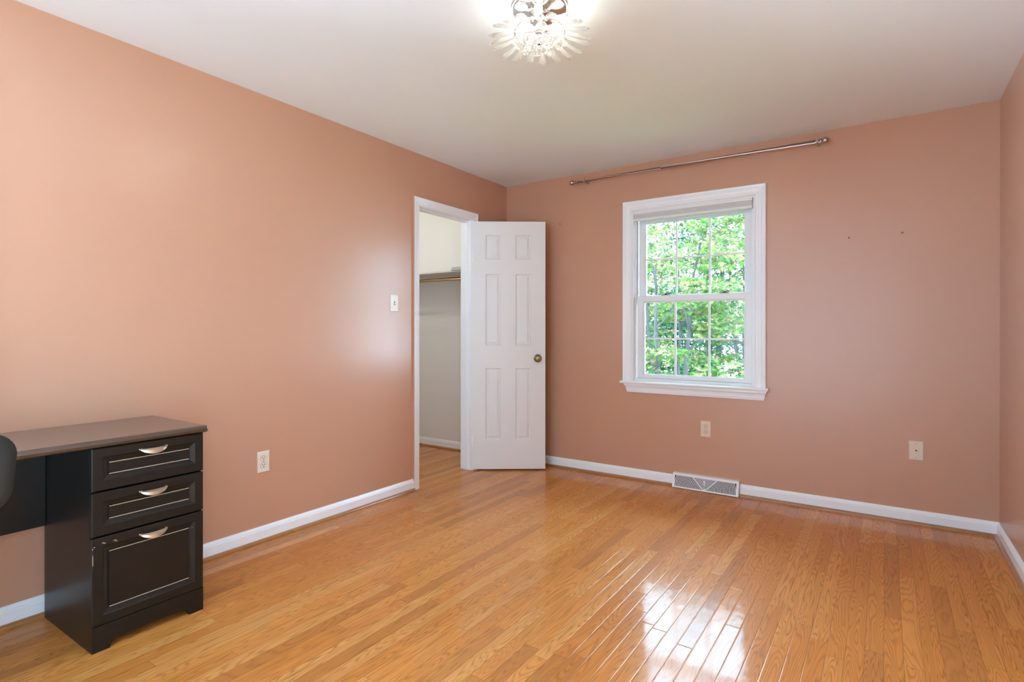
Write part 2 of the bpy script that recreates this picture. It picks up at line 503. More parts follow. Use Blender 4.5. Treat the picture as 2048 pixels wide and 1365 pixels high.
BASEP = [(0, 0), (.013, 0), (.013, .061), (.0105, .065), (.0105, .069), (.008, .074), (.004, .081), (0, .083)]
SHOEP = [(.013, 0), (.030, 0), (.0295, .006), (.027, .011), (.023, .0145), (.018, .0165), (.013, .017)]
def run(name, f3, a, b, mat, prof):
    bm = B(); prism(bm, prof, f3, a, b)
    return struct(finish(name, bm, mat))
fL = lambda u, v, w: (u, w, v)
fB = lambda u, v, w: (w, -u, v)
fR = lambda u, v, w: (W - u, w, v)
fF = lambda u, v, w: (w, -L + u, v)
fCB = lambda u, v, w: (w, CY1 - u, v)
DCL, DCR = DY0 - .060, DY1 + .060
mit0 = lambda k: (lambda u, v: k - u)
mit1 = lambda k: (lambda u, v: k + u)
run('baseboard_left', fL, RA1 + .071, DCL, M_TRIM, BASEP)
run('baseboard_left', fL, DCR, mit0(0.0), M_TRIM, BASEP)
run('baseboard_back', fB, mit1(0.0), 1.517, M_TRIM, BASEP)
run('baseboard_back', fB, 1.981, mit0(W), M_TRIM, BASEP)
run('baseboard_right', fR, PA1 + .071, mit0(0.0), M_TRIM, BASEP)
run('baseboard_front', fF, mit1(0.0), VX0 - .071, M_TRIM, BASEP)
run('baseboard_front', fF, VX1 + .071, mit0(W), M_TRIM, BASEP)
run('baseboard_closet', fCB, CX0, -0.12, M_TRIM, BASEP)
run('trim_1', fL, RA1 + .071, DCL, M_SHOE, SHOEP)
run('trim_2', fL, DCR, mit0(0.0), M_SHOE, SHOEP)
run('trim_3', fB, mit1(0.0), 1.517, M_SHOE, SHOEP)
run('trim_4', fB, 1.981, mit0(W), M_SHOE, SHOEP)
run('trim_5', fR, PA1 + .071, mit0(0.0), M_SHOE, SHOEP)
run('trim_7', fCB, CX0, -0.12, M_SHOE, SHOEP)

# ------------------------------------------------------------------ closet door
door = empty('door_1', (0.0, DY1, 0.0)); struct(door)
bm = B()
fc = lambda u, z, t: (t, u, z)
casing(bm, DY0 - .004, DY1 + .004, 0.0, DZ + .004, [(0, 0), (0, .009), (.006, .011), (.010, .0095), (.022, .012), (.046, .0155), (.053, .017), (.057, .0165), (.057, 0)], fc)
bmesh.ops.recalc_face_normals(bm, faces=bm.faces)
for f in bm.faces:      # the wall colour laps onto the outer edge of the casing
    if f.normal.y < -0.9 and f.calc_center_median().y < DY0 - .05: f.material_index = 1
finish('door_casing', bm, [M_TRIM, M_WALL], door)
bm = B()       # jamb boards and the stop
box(bm, -0.12, 0.0, DY0 - .018, DY0, 0, DZ); box(bm, -0.12, 0.0, DY1, DY1 + .018, 0, DZ)
box(bm, -0.12, 0.0, DY0 - .018, DY1 + .018, DZ, DZ + .018)
finish('door_jamb', bm, M_TRIM, door)
bm = B()
box(bm, -0.075, -0.040, DY0, DY0 + .011, 0, DZ, .002); box(bm, -0.075, -0.040, DY1 - .011, DY1, 0, DZ, .002)
box(bm, -0.075, -0.040, DY0 + .011, DY1 - .011, DZ - .011, DZ, .002)
finish('door_stop', bm, M_TRIM, door)
bm = B()
box(bm, -0.034, -0.006, DY0 + .0, DY0 + .0015, 0.895, 0.955)
finish('strike_plate', bm, M_BRASS, door)

DW, DH, DT = 0.613, 2.036, 0.035
def door_leaf():
    ang = math.radians(35.5)
    e = Vector((math.cos(ang), math.sin(ang), 0)); n = Vector((math.sin(ang), -math.cos(ang), 0))   # n faces the camera
    o = Vector((-0.001, -0.514, 0.012))
    return lambda u, v, d: tuple(o + e * u + n * d + Vector((0, 0, v)))
df3 = door_leaf()
bm = B()
us = [0, .118, .248, .365, .495, DW]
vs = [0, .236, .832, 1.013, 1.607, 1.723, 1.928, DH]
STEPS = [(0, 0), (.004, -.001), (.010, -.0095), (.015, -.0105), (.031, -.0040), (.0345, -.0025)]
for side in (1, -1):
    dd = 0.0 if side == 1 else -DT
    for i in range(5):
        for j in range(7):
            if i in (1, 3) and j in (1, 3, 5):
                rings_panel(bm, (lambda u, v, d, s=side, q=dd: df3(u, v, q + d * s)), us[i], us[i + 1], vs[j], vs[j + 1], STEPS)
            else:
                bm.faces.new([bm.verts.new(df3(u, v, dd)) for u, v in ((us[i], vs[j]), (us[i + 1], vs[j]), (us[i + 1], vs[j + 1]), (us[i], vs[j + 1]))])
for (a, b_) in (((0, 0), (DW, 0)), ((DW, 0), (DW, DH)), ((DW, DH), (0, DH)), ((0, DH), (0, 0))):
    bm.faces.new([bm.verts.new(df3(a[0], a[1], 0)), bm.verts.new(df3(b_[0], b_[1], 0)), bm.verts.new(df3(b_[0], b_[1], -DT)), bm.verts.new(df3(a[0], a[1], -DT))])
bmesh.ops.remove_doubles(bm, verts=bm.verts, dist=0.00005)
leaf = finish('door_leaf', bm, M_DOOR, door)
nrm = Vector(df3(0, 0, 1)) - Vector(df3(0, 0, 0))
for s in (1, -1):
    o = Vector(df3(.5496, .911, 0 if s == 1 else -DT))
    bm = B(); lathe(bm, [(0, 0), (.033, 0), (.033, .004), (.028, .009), (.013, .011), (.013, .011)], o, nrm * s, 32)
    rose = finish('knob_rose', bm, M_BRASS, leaf, smooth=True)
    rose['label'] = 'round antique brass rose plate'
    bm = B(); lathe(bm, [(.011, .010), (.011, .026), (.018, .031), (.0255, .040), (.0265, .050), (.023, .058), (.019, .060), (.017, .0575), (.012, .0575), (.006, .060), (0, .061)], o, nrm * s, 32)
    kn = finish('door_knob', bm, M_BRASS, leaf, smooth=True)
    kn['label'] = 'antique brass door knob'
for z in (1.755, 0.235):
    bm = B()
    lathe(bm, [(.0055, -.044), (.0055, .044), (.003, .048), (0, .049)], (0.008, DY1 - .004, z), 'z', 12)
    box(bm, -0.030, 0.004, DY1 - .0025, DY1 - .0002, z - .044, z + .044)
    finish('hinge', bm, M_TRIM, door, smooth=True)

# ------------------------------------------------------------------ closet fittings
bm = B(); box(bm, CX0, -0.122, -0.285, CY1, 1.676, 1.691, .0015)
tag(finish('closet_shelf', bm, M_SHELF), 'long off-white closet shelf above the brass clothes rod', 'shelf')
bm = B(); prism(bm, [(-0.405, 1.6915), (-0.1225, 1.6915), (-0.1225, 1.716), (-0.395, 1.716), (-0.385, 1.711)], lambda u, v, w: (u, w, v), -0.30, CY1 - .002)
tag(finish('shelf_board', bm, M_BOARD), 'short grey-white board lying on top of the closet shelf', 'board')
rd = empty('clothes_rod', (-0.93, -0.262, 1.617))
tag(rd, 'brass clothes rod hanging under the closet shelf', 'closet rod')
bm = B(); tube(bm, [(CX0 + .004, -0.262, 1.617), (-0.126, -0.262, 1.617)], .0155, 16); finish('rod', bm, M_RODBR, rd, smooth=True)
for xx in (CX0, -0.129):
    bm = B(); lathe(bm, [(0, 0), (.028, 0), (.028, .003), (.018, .008), (.016, .008)], (xx, -0.262, 1.617), 'x', 20)
    finish('rod_socket', bm, M_RODBR, rd, smooth=True)

cl = empty('closet_lamp', (-0.95, -0.95, H))
tag(cl, 'round ceiling lamp lit inside the closet', 'ceiling light')
bm = B(); lathe(bm, [(0, H), (.075, H), (.075, H - .015), (.05, H - .03), (.05, H - .035)], (-0.95, -0.95, 0), 'z', 28); finish('lamp_base', bm, M_TRIM, cl, smooth=True)
bm = B(); sphere(bm, (-0.95, -0.95, H - .095), .065, 20, 12); finish('lamp_globe', bm, M_GLOBE, cl, smooth=True)

# ================================================================== WINDOW
win = empty('window_1', (1.631, 0.0, WZ0)); struct(win)
fw = lambda u, z, t: (u, -t, z)
bm = B()
casing(bm, WX0, WX1, 0.762, WZ1, [(0, 0), (0, .007), (.005, .010), (.011, .0085), (.016, .0085), (.022, .012), (.040, .0135), (.046, .017), (.052, .0175), (.055, .0205), (.066, .022), (.070, .019), (.070, 0)], fw)
finish('window_casing', bm, M_TRIM, win)
bm = B()      # jamb liner with tracks
for a, b_ in ((WX0, WX0 + .012), (WX1 - .012, WX1)):
    box(bm, a, b_, 0.0, 0.14, 0.762, WZ1)
for a, b_ in ((WX0 + .012, WX0 + .021), (WX1 - .029, WX1 - .012)):
    box(bm, a, b_, 0.026, 0.044, 0.762, WZ1, .0015); box(bm, a, b_, 0.078, 0.084, 0.762, WZ1, .001); box(bm, a, b_, 0.125, 0.14, 0.762, WZ1, .0015)
box(bm, WX0 + .012, WX1 - .012, 0.0, 0.14, WZ1 - .012, WZ1)
box(bm, WX0 + .012, WX1 - .012, 0.028, 0.14, 0.762, 0.782, .003)
finish('window_frame', bm, M_VINYL, win)

def sash(name, x0, x1, z0, z1, y0, y1, gx0, gx1, gz0, gz1, mz):
    bm = B()
    box(bm, x0, gx0, y0, y1, z0, z1, .002); box(bm, gx1, x1, y0, y1, z0, z1, .002)
    box(bm, gx0 - .002, gx1 + .002, y0, y1, z0, gz0, .002); box(bm, gx0 - .002, gx1 + .002, y0, y1, gz1, z1, .002)
    yb = y0 + .012      # glazing bead
    for a, b_, c, d in ((gx0 - .001, gx0 + .009, gz0, gz1), (gx1 - .009, gx1 + .001, gz0, gz1), (gx0 + .008, gx1 - .008, gz0 - .001, gz0 + .008), (gx0 + .008, gx1 - .008, gz1 - .008, gz1 + .001)):
        box(bm, a, b_, yb, y1 - .003, c, d)
    s = finish(name, bm, M_VINYL, win)
    yg = (y0 + y1) / 2 + .004
    bm = B(); box(bm, gx0 + .009, gx1 - .009, yg, yg + .004, gz0 + .008, gz1 - .008); finish('glass_pane', bm, M_GLASS, s)
    bm = B()
    w = (gx1 - gx0)
    for k in (1, 2):
        xm = gx0 + w * k / 3
        box(bm, xm - .0075, xm + .0075, yg - .008, yg - .002, gz0 + .008, gz1 - .008, .001)
    for k in range(3):
        a = gx0 + w * k / 3 + (.009 if k == 0 else .0075); b_ = gx0 + w * (k + 1) / 3 - (.009 if k == 2 else .0075)
        box(bm, a, b_, yg - .008, yg - .002, mz - .0065, mz + .0065, .001)
    finish('window_grille', bm, M_VINYL, s)
    return s
lower = sash('lower_sash', 1.208, 2.046, 0.783, 1.421, 0.045, 0.077, 1.258, 2.002, 0.808, 1.375, 1.090)
upper = sash('upper_sash', 1.208, 2.046, 1.388, 2.060, 0.085, 0.117, 1.256, 1.996, 1.420, 1.991, 1.706)
bm = B()      # bottom rail ledge on the lower sash
box(bm, 1.262, 1.998, 0.040, 0.046, 0.790, 0.797, .001)
finish('sash_lift', bm, M_VINYL, lower)
for xm in (1.432, 1.86):
    bm = B()
    box(bm, xm - .033, xm + .033, 0.050, 0.076, 1.421, 1.427, .002)
    lathe(bm, [(.013, 0), (.013, .009), (.009, .011), (0, .011)], (xm, 0.064, 1.427), 'z', 16)
    prism(bm, [(xm - .006, 0.058), (xm + .034, 0.048), (xm + .040, 0.053), (xm + .004, 0.070)], lambda u, v, w: (u, v, w), 1.432, 1.437)
    finish('sash_lock', bm, M_BRONZE, lower)['label'] = 'dark bronze sash lock'
bm = B()      # stool
prism(bm, [(0.028, .742), (-.036, .742), (-.042, .745), (-.045, .752), (-.042, .759), (-.036, .762), (0.028, .762)], lambda u, v, w: (w, u, v), 1.102, 2.166)
finish('window_sill', bm, M_TRIM, win)
bm = B()      # apron, cove profile with mitred returns
AP = [(0, .676), (.011, .676), (.012, .686), (.015, .690), (.0155, .700), (.018, .714), (.024, .725), (.028, .728), (.028, .734), (.031, .736), (.031, .742), (0, .742)]
prism(bm, AP, lambda u, v, w: (w, -u, v), lambda u, v: 1.148 - max(u - .011, 0) * 1.0, lambda u, v: 2.135 + max(u - .011, 0) * 1.0)
finish('window_apron', bm, M_TRIM, win)

def glazing(name, f, a, b_, z0, z1, zc, gm=None):
    """plain two-light glazed unit; f(u, z, depth into the wall) -> xyz"""
    w = empty(name, f((a + b_) / 2, z0, 0)); struct(w)
    bm = B()
    casing(bm, a, b_, zc, z1, [(0, 0), (0, .009), (.011, .010), (.046, .017), (.066, .022), (.070, .019), (.070, 0)], lambda u, z, t: f(u, z, -t))
    finish('window_casing', bm, M_TRIM, w)
    def bx(bm, u0, u1, d0, d1, p, q):
        A, D = f(u0, p, d0), f(u1, q, d1)
        box(bm, min(A[0], D[0]), max(A[0], D[0]), min(A[1], D[1]), max(A[1], D[1]), p, q)
    m = (a + b_) / 2
    bm = B()
    for u0, u1 in ((a, a + .05), (b_ - .05, b_), (m - .035, m + .035)): bx(bm, u0, u1, .04, .11, z0, z1)
    for p, q in ((z0, z0 + .06), (z1 - .05, z1)):
        bx(bm, a + .05, m - .035, .05, .10, p, q); bx(bm, m + .035, b_ - .05, .05, .10, p, q)
    finish('window_frame', bm, M_VINYL, w)
    for u0, u1 in ((a + .05, m - .035), (m + .035, b_ - .05)):
        bm = B(); bx(bm, u0, u1, .073, .077, z0 + .06, z1 - .05); finish('glass_pane', bm, gm or M_GLASS, w)
    return w
w3 = glazing('added_fill_window', lambda u, z, d: (-d, u, z), QY0, QY1, .818, WZ1, .818, M_TINT)  # added unseen window, there for fill daylight
bm = B(); box(bm, -.10, .040, QY0 - .075, QY1 + .075, .800, .818, .005); finish('window_sill', bm, M_TRIM, w3)
glazing('added_fill_glazing', lambda u, z, d: (u, -L - d, z), VX0, VX1, .03, PZ1, 0.0, M_DIMGLASS)  # added glass wall behind the camera, broad dimmed fill
glazing('added_fill_door_left', lambda u, z, d: (-d, u, z), RA0, RA1, .03, PZ1, 0.0, M_TINT)  # added unseen glazed opening, fill from the left rear
glazing('added_fill_door_right', lambda u, z, d: (W + d, u, z), PA0, PA1, .03, PZ1, 0.0, M_TINT2)  # added unseen glazed opening, fill from the right

sh = empty('window_shade', (1.621, 0.012, 2.08))
tag(sh, 'pale grey shade pulled fully up at the top of the window', 'window shade')
bm = B(); box(bm, 1.200, 2.058, -.008, 0.036, 2.050, 2.070, .003); finish('headrail', bm, M_VINYL, sh)
bm = B()
for k in range(4):
    box(bm, 1.201, 2.055, -.004 + .002 * (k % 2), 0.024 - .002 * (k % 2), 2.014 + k * .009, 2.0232 + k * .009, .002)
finish('shade_fabric', bm, M_SHADE, sh)
bm = B(); box(bm, 1.200, 2.057, -.008, 0.027, 1.998, 2.014, .003); br = finish('bottom_rail', bm, M_VINYL, sh)
bm = B(); prism(bm, [(1.597, 2.012), (1.647, 2.012), (1.640, 2.003), (1.630, 2.000), (1.614, 2.000), (1.604, 2.003)], lambda u, v, w: (u, w, v), -.0075, -.017)
finish('pull_tab', bm, M_VINYL, br)

# ================================================================== CURTAIN ROD
cr = empty('curtain_rod', (1.58, -0.0, 2.355))
tag(cr, 'thin satin nickel curtain rod with ball finials mounted above the window', 'curtain rod')
RY, RZL, RZR = -0.075, 2.357, 2.357
RXL, RXR = 0.700, 2.500
rz = lambda x: RZL + (RZR - RZL) * (x - RXL) / (RXR - RXL)
bm = B(); tube(bm, [(RXL + .02, RY, rz(RXL)), (1.45, RY, rz(1.45))], .0092, 16); tube(bm, [(1.44, RY, rz(1.44)), (RXR - .02, RY, rz(RXR))], .0112, 16)
finish('rod', bm, M_NICK, cr, smooth=True)
for x, s in ((RXL, 1), (RXR, -1)):
    bm = B()
    lathe(bm, [(0, -.0205), (.008, -.019), (.0145, -.0145), (.019, -.007), (.0205, 0), (.019, .007), (.0145, .0145), (.010, .018), (.009, .021), (.0135, .022), (.0135, .026), (.010, .027), (.010, .036), (.0135, .037), (.0135, .044), (.0105, .046), (.0105, .050)], (x, RY, rz(x)), (s, 0, 0), 24)
    finish('finial', bm, M_NICK, cr, smooth=True)
for x in (0.815, 2.455):
    bm = B()
    box(bm, x - .009, x + .009, -.004, -.0003, rz(x) - .014, rz(x) + .010, .0015)
    box(bm, x - .005, x + .005, RY, -.004, rz(x) - .0150, rz(x) - .0095, .0015)
    tube(bm, [(x, RY + .0135 * math.cos(a), rz(x) + .0135 * math.sin(a)) for a in np.linspace(-PI * 1.02, 0.02, 9)], .004, 8)
    box(bm, x - .007, x + .007, RY - .018, RY - .0105, rz(x) - .008, rz(x) + .013, .0015)
    finish('bracket', bm, M_NICK, cr)

# ================================================================== CHANDELIER
FX, FY = 1.672, -2.185
ch = empty('crystal_ceiling_light', (FX, FY, H))
tag(ch, 'chrome flush ceiling light with flared crystal petals and glass balls, bulbs lit', 'ceiling light')
bm = B(); lathe(bm, [(0, H), (.112, H), (.112, H - .008), (.106, H - .016), (.06, H - .022), (.022, H - .026), (0, H - .026)], (FX, FY, 0), 'z', 48)
finish('canopy', bm, M_CHROME, ch, smooth=True)
bm = B()
tube(bm, [(FX, FY, H - .024), (FX, FY, 2.292)], .006, 14)
for zz, r in ((2.40, .016), (2.345, .020), (2.300, .012)):
    lathe(bm, [(0, zz - .008), (r * .7, zz - .008), (r, zz - .003), (r, zz + .003), (r * .7, zz + .008), (0, zz + .008)], (FX, FY, 0), 'z', 20)
finish('stem', bm, M_CHROME, ch, smooth=True)
def ring(r, z, rad):
    bm = B()
    n, k = 40, 8
    R = [[bm.verts.new((FX + (r + rad * math.cos(b)) * math.cos(a), FY + (r + rad * math.cos(b)) * math.sin(a), z + rad * math.sin(b))) for b in [2 * PI * j / k for j in range(k)]] for a in [2 * PI * i / n for i in range(n)]]
    for i in range(n):
        for j in range(k):
            bm.faces.new((R[i][j], R[(i + 1) % n][j], R[(i + 1) % n][(j + 1) % k], R[i][(j + 1) % k]))
    return bm
fr_ = finish('crystal_ring', ring(.100, 2.343, .0035), M_CHROME, ch, smooth=True)
fr2 = finish('crystal_ring', ring(.048, 2.318, .003), M_CHROME, ch, smooth=True)
for k in range(4):        # spokes, sockets and bulbs
    a = math.radians(28 + 90 * k)
    c, s = math.cos(a), math.sin(a)
    bm = B()
    tube(bm, [(FX + c * .015, FY + s * .015, 2.345), (FX + c * .06, FY + s * .06, 2.345), (FX + c * .0985, FY + s * .0985, 2.343)], .0028, 8)
    tube(bm, [(FX + c * .012, FY + s * .012, 2.402), (FX + c * .030, FY + s * .030, 2.397)], .0045, 10)
    tube(bm, [(FX + c * .026, FY + s * .026, 2.397), (FX + c * .052, FY + s * .052, 2.392)], .0105, 14)
    finish('lamp_arm', bm, M_CHROME, ch, smooth=True)
    bm = B()
    lathe(bm, [(.007, .050), (.008, .058), (.014, .070), (.0165, .083), (.014, .096), (.008, .104), (0, .107)], (FX, FY, 2.392), (c, s, -0.05), 16)
    finish('bulb', bm, M_BULB, ch, smooth=True)['label'] = 'lit warm white bulb'
# flared crystal petals
def petal_mesh():
    bm = B()
    half = [(0, .0065), (.010, .0085), (.05, .0115), (.082, .0168), (.094, .0178), (.100, .0150), (.104, .0100), (.1075, .0080), (.111, .0)]
    top = [(l, w) for l, w in half]; outl = top + [(l, -w) for l, w in half[:-1][::-1]]
    cen = [(l, w * .62) for l, w in half[:-2]] ; cen = cen + [(l, -w) for l, w in cen[::-1]]
    A = [bm.verts.new((l, w, 0)) for l, w in outl]
    for sg in (1, -1):
        Cn = [bm.verts.new((l * .94 + .003, w, .0036 * sg)) for l, w in cen]
        bm.faces.new(Cn if sg == 1 else Cn[::-1])
        n = len(half)
        m = len(half) - 2
        idxA = list(range(len(outl)))
        # upper side strip
        for i in range(m - 1):
            bm.faces.new((A[i], A[i + 1], Cn[i + 1], Cn[i]))
            bm.faces.new((A[len(outl) - 1 - i], A[len(outl) - 2 - i], Cn[len(cen) - 2 - i], Cn[len(cen) - 1 - i]))
        tip = [A[i] for i in range(m - 1, len(outl) - (m - 1))]
        for i in range(len(tip) - 1):
            if i < len(tip) // 2: bm.faces.new((tip[i], tip[i + 1], Cn[m - 1]))
            else: bm.faces.new((tip[i], tip[i + 1], Cn[m]))
        bm.faces.new((tip[len(tip) // 2], Cn[m], Cn[m - 1]))
        bm.faces.new((A[0], A[-1], Cn[-1], Cn[0]))
    bmesh.ops.recalc_face_normals(bm, faces=bm.faces)
    me = bpy.data.meshes.new('crystal_petal'); bm.to_mesh(me); bm.free(); me.materials.append(M_CRYS)
    return me
pm = petal_mesh()
NP = 20
for k in range(NP):
    a = 2 * PI * (k + .5) / NP
    o = bpy.data.objects.new('crystal_petal', pm); C.objects.link(o); o.parent = ch
    o.location = (math.cos(a) * .100, math.sin(a) * .100, 2.335 - H)
    o.rotation_euler = (0, math.radians(14 + 3 * math.sin(k * 2.3)), a)
bm = B(); sphere(bm, (0, 0, 0), .0205, 20, 12); lathe(bm, [(0, .0185), (.004, .0185), (.005, .022), (.002, .030), (0, .030)], (0, 0, 0), 'z', 8)
bme = bpy.data.meshes.new('crystal_ball'); [setattr(f, 'smooth', True) for f in bm.faces]; bm.to_mesh(bme); bm.free(); bme.materials.append(M_BALL)
def ball(r, a, z):
    o = bpy.data.objects.new('crystal_ball', bme); C.objects.link(o); o.parent = ch
    o.location = (math.cos(a) * r, math.sin(a) * r, z - H)
for k in range(12): ball(.092, 2 * PI * k / 12 + .1, 2.313 - .006 * (k % 2))
for k in range(6): ball(.046, 2 * PI * k / 6 + .35, 2.290)
ball(0, 0, 2.270)

# ================================================================== WALL PLATES
def plate(name, u0, u1, z0, z1, f3, mat, kind):
    """plate on a wall, f3(u,z,out) -> xyz"""
    uc, zc = (u0 + u1) / 2, (z0 + z1) / 2
    root = empty(name, f3(uc, zc, 0))
    hw, hh = (u1 - u0) / 2, (z1 - z0) / 2
    bm = B()
    steps = [(0, 0.0004), (0, .0025), (.0022, .0048), (.004, .0052)]
    rings_panel(bm, f3, u0, u1, z0, z1, steps)
    finish('cover_plate', bm, mat, root)
    def disc(nm, du, dz, r, d0, d1, m, par, n=16, sx=1.0, clip=None):
        pts = []
        for i in range(n):
            a = 2 * PI * i / n
            pu, pz = r * sx * math.cos(a), r * math.sin(a)
            if clip: pz = max(-clip, min(clip, pz))
            pts.append((uc + du + pu, zc + dz + pz))
        bm = B(); prism(bm, pts, f3, d0, d1)
        return finish(nm, bm, m, par)
    if kind == 'duplex':
        for s in (1, -1):
            rc = disc('receptacle', 0, s * .0195, .0172, .005, .0068, mat, root, 28, 1.0, .0142)
            for du, hh2 in ((-.0063, .0042), (.0063, .0036)):
                bm = B(); q = s * .0195 + .004
                prism(bm, [(uc + du - .0016, zc + q - hh2), (uc + du + .0016, zc + q - hh2), (uc + du + .0016, zc + q + hh2), (uc + du - .0016, zc + q + hh2)], f3, .0066, .0071)
                finish('slot', bm, M_DARK, rc)
            disc('ground_hole', 0, s * .0195 - .0075, .0031, .0066, .0071, M_DARK, rc, 12)
            disc('receptacle_groove', 0, s * .0195, .0186, .0050, .0055, M_BRASS, rc, 28, 1.0, .0156)
        disc('screw', 0, 0, .0028, .005, .0068, M_NICK, root, 12)
    elif kind == 'switch':
        bm = B(); box_pts = [(uc - .0052, zc - .0125), (uc + .0052, zc - .0125), (uc + .0052, zc + .0125), (uc - .0052, zc + .0125)]
        prism(bm, box_pts, f3, .0050, .0056); finish('toggle_slot', bm, M_DARK, root)
        bm = B()
        A = [bm.verts.new(f3(uc + a, zc + b, .0056)) for a, b in ((-.0042, -.008), (.0042, -.008), (.0042, .004), (-.0042, .004))]
        T = [bm.verts.new(f3(uc + a, zc + b, .0165)) for a, b in ((-.0036, -.012), (.0036, -.012), (.0036, -.007), (-.0036, -.007))]
        bm.faces.new(A); bm.faces.new(T[::-1])
        for i in range(4): bm.faces.new((A[i], A[(i + 1) % 4], T[(i + 1) % 4], T[i]))
        finish('toggle', bm, mat, root)
        for s in (1, -1): disc('screw', 0, s * .030, .0028, .005, .0062, M_NICK, root, 12)
    elif kind == 'phone':
        disc('jack_ring', 0, .001, .0135, .005, .0065, mat, root, 28)
        bm = B(); prism(bm, [(uc - .0052, zc + .005), (uc - .0052, zc + .001), (uc - .002, zc - .001), (uc - .002, zc - .0045), (uc + .002, zc - .0045), (uc + .002, zc - .001), (uc + .0052, zc + .001), (uc + .0052, zc + .005)], f3, .0064, .007)
        finish('jack_socket', bm, M_DARK, root)
        for s in (1, -1): disc('screw', 0, s * .042, .0026, .005, .0062, M_BRASS, root, 12)
    return root
onback = lambda u, z, d: (u, -d, z)
onleft = lambda u, z, d: (d, u, z)
tag(plate('wall_outlet', 1.711, 1.781, .386, .500, onback, M_ALM, 'duplex'), 'almond duplex outlet on the back wall under the window', 'outlet')
tag(plate('wall_outlet', -2.3735, -2.3035, .376, .490, onleft, M_IVORY, 'duplex'), 'ivory duplex outlet on the left wall between the black desk and the doorway', 'outlet')
tag(plate('phone_jack', 2.933, 3.004, .380, .494, onback, M_ALM, 'phone'), 'almond phone jack plate low on the back wall near the right corner', 'phone jack')
tag(plate('light_switch', -1.404, -1.334, 1.281, 1.399, onleft, M_IVORY, 'switch'), 'ivory toggle light switch on the left wall beside the closet doorway', 'light switch')

NAILS = [((.552, 2.048), 'small nail in the back wall between the open door and the window'),
         ((2.626, 1.736), 'small nail in the bare wall right of the window, nearer the window'),
         ((2.899, 1.741), 'small nail in the bare wall right of the window, nearer the right corner')]
for (x, z), lab in NAILS:
    bm = B(); lathe(bm, [(0, .0003), (.0022, .0003), (.0022, .010), (.0055, .0102), (.0055, .0120), (.004, .0132), (0, .0135)], (x, 0, z - .0), (0, -1, 0), 14)
    tag(finish('nail', bm, M_NAIL, smooth=True), lab, 'nail', 'nails left in the back wall')

# ================================================================== BASEBOARD REGISTER
rg = empty('floor_register', (1.749, -0.03, 0.0))
tag(rg, 'white metal baseboard register with fan shaped louvres below the window', 'air vent')
RX0, RX1 = 1.519, 1.979
bot, topp = Vector((0, -.058, .004)), Vector((0, -.030, .104))
sl = (topp - bot); SLEN = sl.length; sl.normalize()
rn = Vector((0, -sl.z, sl.y))          # outward
rf = lambda s, t, d: tuple(Vector((RX0 + s, 0, 0)) + bot + sl * t + rn * d)
RWd = RX1 - RX0
bm = B()      # box behind: sides, top return
prism(bm, [(0, 0.0), (-.058, 0.0), (-.058, .004), (-.030, .104), (0, .106)], lambda u, v, w: (w, u, v), RX0, RX0 + .002)
prism(bm, [(0, 0.0), (-.058, 0.0), (-.058, .004), (-.030, .104), (0, .106)], lambda u, v, w: (w, u, v), RX1 - .002, RX1)
prism(bm, [(0, .104), (-.030, .102), (-.030, .104), (0, .106)], lambda u, v, w: (w, u, v), RX0, RX1)
finish('housing', bm, M_REG, rg)
bm = B(); bm.faces.new([bm.verts.new(rf(s, t, -.012)) for s, t in ((.002, 0.002), (RWd - .002, 0.002), (RWd - .002, SLEN - .002), (.002, SLEN - .002))])
finish('damper', bm, M_DARK, rg)
bm = B()
def flat(p, d0=-.0015, d1=.0008):
    prism(bm, p, rf, d0, d1)
MB, MT, MS = .010, .016, .016
flat([(0, 0), (RWd, 0), (RWd, MB), (0, MB)]); flat([(0, SLEN - MT), (RWd, SLEN - MT), (RWd, SLEN), (0, SLEN)])
flat([(0, MB), (MS, MB), (MS, SLEN - MT), (0, SLEN - MT)]); flat([(RWd - MS, MB), (RWd, MB), (RWd, SLEN - MT), (RWd - MS, SLEN - MT)])
cx, cz = RWd / 2, MB
zt = SLEN - MT
dxv = .080
for s in (1, -1):      # V bars
    flat([(cx + s * .004, cz), (cx + s * .012, cz), (cx + s * (dxv + .008), zt), (cx + s * dxv, zt)])
flat([(cx - .014, cz), (cx + .014, cz), (cx, cz + .012)])
for k in range(1, 11):
    z = cz + (zt - cz) * k / 10.5
    hw = dxv * (z - cz) / (zt - cz)
    flat([(cx - hw, z - .0018), (cx + hw, z - .0018), (cx + hw, z + .0018), (cx - hw, z + .0018)])
va = math.atan2(zt - cz, dxv + .006)
rr = .022
while rr < RWd / 2 - MS + .004:
    for s in (1, -1):
        a1 = min(va, math.asin(min(1, (zt - cz) / rr)))
        n = 7
        inn = [(cx + s * (rr - .0021) * math.cos(a1 * i / n), cz + (rr - .0021) * math.sin(a1 * i / n)) for i in range(n + 1)]
        out = [(cx + s * (rr + .0021) * math.cos(a1 * i / n), cz + (rr + .0021) * math.sin(a1 * i / n)) for i in range(n + 1)]
        flat(inn + out[::-1], -.0022, .0004)
    rr += .0101
finish('louvre_face', bm, M_REG, rg)
bm = B(); prism(bm, [(cx - .003, cz + .034), (cx + .003, cz + .034), (cx + .003, cz + .060), (cx - .003, cz + .060)], rf, .0005, .010)
prism(bm, [(cx - .005, cz + .050), (cx + .005, cz + .050), (cx + .005, cz + .064), (cx - .005, cz + .064)], rf, .008, .013)
finish('damper_lever', bm, M_REG, rg)

